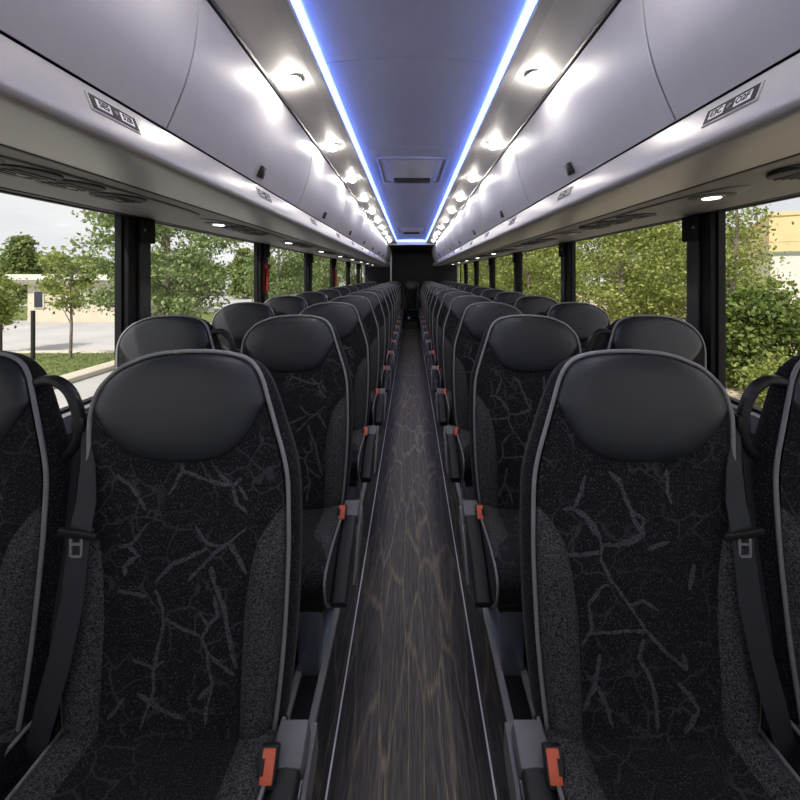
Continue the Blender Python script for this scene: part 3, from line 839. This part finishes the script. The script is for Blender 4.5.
for x, lab in ((-1.0, 'leftmost seat of the rear bench row'), (-.5, 'rear bench seat just left of the middle'), (0, 'black middle seat of the rear row facing down the aisle'), (.5, 'rear bench seat just right of the middle'), (1.0, 'rightmost seat of the rear bench row')):
    place(1, False, x, 11.22, lab, 'seats of the rear bench row')

# ------------------------------------------------------------------ outdoors
GZ = -1.2
gm = MB().box((-90, -30, GZ-.2), (90, 130, GZ)).build('ground', M['asphalt'], smooth=False, kind='structure')
def tuft_mesh(n, x0, x1, y0, y1, h):
    x = RNG.uniform(x0, x1, n); y = RNG.uniform(y0, y1, n); a = RNG.uniform(0, PI, n); s = RNG.uniform(.01, .02, n); hh = RNG.uniform(.5, 1, n)*h; lx = RNG.normal(0, .02, (n, 2))
    v = np.zeros((n, 3, 3)); v[:, 0] = np.c_[x-np.cos(a)*s, y-np.sin(a)*s, np.full(n, 0.)]; v[:, 1] = np.c_[x+np.cos(a)*s, y+np.sin(a)*s, np.full(n, 0.)]; v[:, 2] = np.c_[x+lx[:, 0], y+lx[:, 1], hh]
    mb = MB(); mb.v = [tuple(p) for p in v.reshape(-1, 3)]; mb.f = [(3*i, 3*i+1, 3*i+2) for i in range(n)]; mb.mi = [0]*n
    return mb
M['blade'] = leaf_mat('grass blades', (.16, .20, .055), (.30, .33, .12), .35)
def lawn(x0, x1, y0, y1, lab, n=6000):
    o = MB().box((x0, y0, GZ), (x1, y1, GZ+.10), 0, .02).build('lawn', M['grass'], kind='structure')
    t = tuft_mesh(n, x0+.05, x1-.05, y0+.05, y1-.05, .06)
    t.v = [(a, b, c+GZ+.10) for a, b, c in t.v]
    t = t.build('grass', M['blade'], smooth=False); tag(t, lab, 'grass', kind='stuff')
lawn(-16, -8.5, 7.6, 12.6, 'short green grass on the kerbed island outside the front left window', 9000)
lawn(-15.5, -10.2, 21.5, 27, 'short grass patch beyond the big tree outside the second left window', 2500)
lawn(-40, -21.5, 22.5, 32, 'lawn beside the beige building seen through the front left window', 3000)
k = MB().box((-8.5, 7.4, GZ), (-8.0, 12.9, GZ+.13), 0, .03).box((-16, 12.6, GZ), (-8.0, 12.95, GZ+.13), 0, .03)
tag(k.build('kerb', M['kerb']), 'pale concrete kerb edging the grass island outside left', 'kerb')
MB().box((4.2, -4, GZ), (60, 90, GZ+.03)).build('gravel_bed', M['gravel'], smooth=False, kind='structure')

# posts on the island
for px, lab, yy, hh in ((33, 'dark wooden post on the grass left of the young tree', 11.6, 1.42), (1, 'slim grey post at the left edge beside the dark post', 11.0, 1.1)):
    x = (px-411)*yy/400
    p = MB().tube([(0, 0, 0), (0, 0, hh*.5), (0, 0, hh)], .052 if px > 5 else .03, 12).disc((0, 0, hh), (0, 0, 1), .052 if px > 5 else .03, .02, 12)
    o = p.build('bollard', M['post']); o.location = (x, yy, GZ+.09)
    tag(o, lab, 'post', 'posts outside left')

def leaves_np(centres, n, spread, size, droop=0.0):
    """n leaf blades scattered about cluster centres: arrays of verts"""
    ci = RNG.integers(0, len(centres), n); C = np.array(centres)[ci] + RNG.normal(0, 1, (n, 3))*np.array(spread)
    d = RNG.normal(0, 1, (n, 3)); d[:, 2] -= droop; d /= np.linalg.norm(d, axis=1)[:, None]
    u = np.cross(d, RNG.normal(0, 1, (n, 3))); u /= np.linalg.norm(u, axis=1)[:, None]
    s = size*RNG.uniform(.6, 1.3, n)[:, None]
    nn = np.cross(d, u)
    v = np.stack([C, C+d*s*.5+u*s*.30+nn*s*.06, C+d*s, C+d*s*.5-u*s*.30+nn*s*.06], 1)
    return v.reshape(-1, 3)
def foliage(v, mat, parent, extra=None):
    n = len(v)//4
    me = bpy.data.meshes.new('foliage'); me.from_pydata([tuple(p) for p in v], [], [(4*i, 4*i+1, 4*i+2, 4*i+3) for i in range(n)])
    me.materials.append(mat); me.update()
    o = bpy.data.objects.new('foliage', me); COL.objects.link(o); o.parent = parent
    return o
def tree(label, loc, height, crown, nleaf, mat, size, ncl=60, base=.35, trunk=.08, group=None, spread=.28, name='tree', seed=None, nbr=14):
    """leafy tree: trunk, branches, clustered leaves; crown = (rx, ry)"""
    r = empty(name, loc)
    zc = height*(base+1)/2; rz = height*(1-base)/2
    cs = []
    while len(cs) < ncl:
        p = RNG.normal(0, 1, 3); p /= np.linalg.norm(p); q = RNG.uniform(.35, 1)**.6
        cs.append((p[0]*crown[0]*q, p[1]*crown[1]*q, zc+p[2]*rz*q))
    foliage(leaves_np(cs, nleaf, (spread, spread, spread*.6), size, .3), mat, r)
    t = MB()
    t.tube([(0, 0, 0), (random.uniform(-.05, .05), 0, height*.3), (random.uniform(-.1, .1), random.uniform(-.1, .1), height*.6), (0, 0, height*.9)], [trunk, trunk*.8, trunk*.5, trunk*.15], 8)
    for c in cs[:nbr]:
        h0 = max(height*base*.7, c[2]-abs(c[0])*.7-.3)
        t.tube([(0, 0, min(h0, height*.8)), (c[0]*.5, c[1]*.5, (min(h0, height*.8)+c[2])/2+.05), c], [trunk*.4, trunk*.25, trunk*.08], 5)
    t.build('trunk', M['bark'], r)
    tag(r, label, 'tree', group)
    return r
def conifer(label, loc, h, rad, n, group=None):
    r = empty('conifer', loc); cs = []
    for i in range(240):
        t = RNG.uniform(.05, 1)**.8; a = RNG.uniform(0, 2*PI); rr = rad*(1-t)*RNG.uniform(.5, 1)
        cs.append((math.cos(a)*rr, math.sin(a)*rr, h*t-rr*.12))
    foliage(leaves_np(cs, n, (.3, .3, .12), .42, .2), M['leafD'], r)
    MB().tube([(0, 0, 0), (0, 0, h*.5), (0, 0, h*.98)], [.16, .1, .02], 8).build('trunk', M['bark'], r)
    tag(r, label, 'conifer', group)
    return r
# left side
tree('big leafy green tree outside the second left window', (-6.95, 11.4, GZ), 5.7, (1.9, 1.8), 13500, M['leafA'], .125, 110, .12, .11, spread=.22)
tree('young tree with thin trunk on the grass island outside the front left window', (-10.05, 11.8, GZ+.09), 3.25, (.62, .62), 1500, M['leafB'], .12, 28, .42, .045, spread=.14)
tree('round bushy tree at the far left edge of the front window', (-13.35, 12.6, GZ), 2.9, (.62, .7), 3200, M['leafB'], .12, 40, .25, .07, spread=.17)
tg = 'far trees beyond the car park'
proto_c = None
xs = list(np.linspace(-66, -12, 16))
for i, x in enumerate(xs):
    y = (50 if i % 2 else 57.5)+.8*math.sin(i*2.1); hgt = 5.2+.7*math.sin(i*1.7)
    lab = 'far green tree in the line beyond the car park, %s from the left' % ORD[i]
    if proto_c is None:
        proto_c = tree(lab, (x, y, GZ), 5.6, (2.2, 2.2), 4600, M['leafD'], .42, 70, .04, .16, tg, .45, 'far_tree')
    else:
        o = copy_tree(proto_c); o.location = (x, y, GZ); o.rotation_euler = (0, 0, i*1.3); o.scale = (1.2, 1.2, hgt/5.6); o['label'] = lab
conifer('tall pointed conifer rising above the beige building roof', (-35.5, 36.5, GZ), 5.9, 2.6, 5200)
conifer('pointed conifer between sky and road in the second left window', (-18.2, 43.5, GZ), 5.2, 1.8, 3600)
gl = 'trees along the road outside left'
pt = tree('full green tree outside the third left window', (-6.9, 21.0, GZ), 6.2, (1.45, 1.5), 7000, M['leafA'], .17, 80, .08, .12, gl, .26)
for i, (x, y, s, lab) in enumerate([(-8.6, 35, .70, 'distant green tree outside the fourth left window'), (-6.4, 29, 1.0, 'distant dark tree outside the fifth left window'), (-5.6, 39, 1.1, 'distant tree outside the rearmost left windows'),
                                     (-12.5, 33, .62, 'smaller far tree beside the road behind the second left pillar')]):
    o = copy_tree(pt); o.location = (x, y, GZ); o.scale = (s, s, s); o.rotation_euler = (0, 0, 1.1*i+.5); o['label'] = lab
# beige building
b = empty('building', (-17.2, 24.5, GZ))
MB().box((-3.7, -2.7, 0), (1.6, 3.5, 2.05)).box((-3.7, -2.72, 0), (1.6, -2.7, .22)).build('wall', M['bld'], b, smooth=False)
MB().box((-3.95, -2.95, 2.05), (1.8, 3.7, 2.17)).box((-4.3, -3.3, 2.3), (2.0, 3.9, 2.6)).box((-4.1, -3.1, 2.17), (1.9, 3.8, 2.3)).build('roof', M['bld_trim'], b, smooth=False)
for x in (-3.05, -1.0, .9):
    w = MB().box((x-.28, -2.76, .75), (x+.28, -2.70, 1.70)).build('window', M['bld_trim'], b, smooth=False)
    MB().box((x-.22, -2.78, .80), (x+.22, -2.74, 1.65)).build('pane', M['bld_dark'], w, smooth=False)
tag(b, 'low beige building with pale flat roof outside the front left window', 'building')
# right side
b = empty('building', (20.2, 22.5, GZ), -math.radians(35))
MB().box((0, 0, 0), (22, 15, 3.75)).build('wall', M['white_wall'], b, smooth=False)
MB().box((-.1, -.1, 3.72), (22.1, 15.1, 3.86)).build('flashing', M['green_trim'], b, smooth=False)
MB().box((-.05, -.05, 3.86), (22.05, 15.05, 5.85)).box((-.12, -.12, 5.85), (22.1, 15.1, 6.05)).box((-.07, -.07, 4.4), (22.07, 15.07, 4.43)).build('parapet', M['tan'], b, smooth=False)
tag(b, 'white building with tan upper band outside the front right window', 'building')
gr = 'leafy trees close outside the right windows'
tree('thin pale birch with open branches outside the front right window', (7.95, 9.9, GZ), 6.4, (.72, .75), 3000, M['leafB'], .11, 50, .26, .06, gr, .17)
p1 = tree('dense yellow green tree filling the second right window', (7.0, 13.4, GZ), 5.9, (2.05, 1.9), 16000, M['leafB'], .125, 130, .02, .10, gr, .27)
spots = [(10.3, 18.6, 1.05, 'taller yellow green tree behind the one in the second right window'), (5.4, 18.2, .95, 'dense tree outside the third right window'), (7.3, 22.9, 1.05, 'dense tree outside the gap after the third right pillar'),
         (5.0, 27.2, 1.0, 'leafy tree outside the fourth right window'), (5.3, 31.6, 1.05, 'distant leafy tree outside the fifth right window'), (5.0, 36.5, 1.1, 'farthest leafy tree along the right side'), (13.6, 22.6, 1.0, 'leafy tree far behind the second right pillar'),
         (9.3, 27.0, 1.05, 'leafy tree in the back row behind the fourth right window'), (10.6, 14.4, .85, 'leafy tree between the birch and the second right pillar'), (8.6, 34.0, 1.1, 'farthest leafy tree of the back row on the right')]
for i, (x, y, s, lab) in enumerate(spots):
    o = copy_tree(p1); o.location = (x, y, GZ); o.scale = (s, s, s); o.rotation_euler = (0, 0, 1.7*i+.8); o['label'] = lab
gs = 'shrubs below the front right window'
def shrub(label, loc, h, rad, n, mat, size):
    r = empty('shrub', loc); cs = []
    for i in range(60):
        p = RNG.normal(0, 1, 3); p /= np.linalg.norm(p); q = RNG.uniform(.5, 1); cs.append((p[0]*rad*q, p[1]*rad*q, h*.5+p[2]*h*.45*q))
    foliage(leaves_np(cs, n, (.16, .16, .14), size, 0), mat, r)
    t = MB()
    for c in cs[:8]: t.tube([(c[0]*.1, c[1]*.1, 0), (c[0]*.5, c[1]*.5, c[2]*.6), c], [.03, .02, .006], 5)
    t.build('stem', M['bark'], r); tag(r, label, 'shrub', gs)
shrub('large dark green shrub beside the second right pillar', (7.5, 8.9, GZ), 2.55, .92, 8000, M['leafC'], .12)
shrub('dark shrub at the right edge of the front right window', (9.75, 8.8, GZ), 2.3, 1.0, 7000, M['leafC'], .12)
shrub('small bright green shrub in front of the dark shrubs', (6.9, 7.55, GZ), .95, .38, 1500, M['leafB'], .10)
shrub('shrub with long shoots between birch and building', (9.6, 11.0, GZ), 2.7, .8, 3500, M['leafB'], .12)

# ------------------------------------------------------------------ sky, sun, camera
w = bpy.data.worlds.new('sky'); SC.world = w; w.use_nodes = True; nt = w.node_tree
bg = nt.nodes['Background']
tc = nt.nodes.new('ShaderNodeTexCoord')
mp = nt.nodes.new('ShaderNodeMapping'); mp.inputs['Scale'].default_value = (1.0, 1.0, 3.6)
nz = nt.nodes.new('ShaderNodeTexNoise'); nz.inputs['Scale'].default_value = 2.2; nz.inputs['Detail'].default_value = 6; nz.inputs['Roughness'].default_value = .5
cr = nt.nodes.new('ShaderNodeValToRGB')
cr.color_ramp.elements[0].position = .36; cr.color_ramp.elements[0].color = (.78, .80, .84, 1)
cr.color_ramp.elements[1].position = .58; cr.color_ramp.elements[1].color = (1.0, 1.0, 1.0, 1)
nt.links.new(tc.outputs['Generated'], mp.inputs['Vector']); nt.links.new(mp.outputs[0], nz.inputs['Vector'])
nt.links.new(nz.outputs['Fac'], cr.inputs['Fac']); nt.links.new(cr.outputs['Color'], bg.inputs['Color'])
bg.inputs['Strength'].default_value = 1.06
sl_ = bpy.data.lights.new('sun', 'SUN'); sl_.energy = 5.0; sl_.angle = math.radians(2); sl_.color = (1, .95, .86)
so_ = bpy.data.objects.new('sun', sl_); COL.objects.link(so_)
so_.rotation_euler = Vector((.30, .62, -.78)).to_track_quat('-Z', 'Y').to_euler()
cam = bpy.data.cameras.new('camera'); co = bpy.data.objects.new('camera', cam); COL.objects.link(co)
co.location = (0, 0, H); co.rotation_euler = (PI/2, 0, 0)
cam.sensor_width = 36; cam.lens = 18; cam.shift_x = -11/800; cam.shift_y = -125/800; cam.clip_start = .02; cam.clip_end = 500
SC.camera = co
vs = SC.view_settings; vs.view_transform = 'Standard'; vs.look = 'None'; vs.exposure = 0; vs.gamma = 1; vs.use_curve_mapping = False
cy_ = SC.cycles
cy_.use_denoising = True
try: cy_.denoiser = 'OPENIMAGEDENOISE'
except Exception: pass
cy_.max_bounces = 8; cy_.diffuse_bounces = 4; cy_.transparent_max_bounces = 16; cy_.sample_clamp_indirect = 6.0
cy_.caustics_reflective = False; cy_.caustics_refractive = False
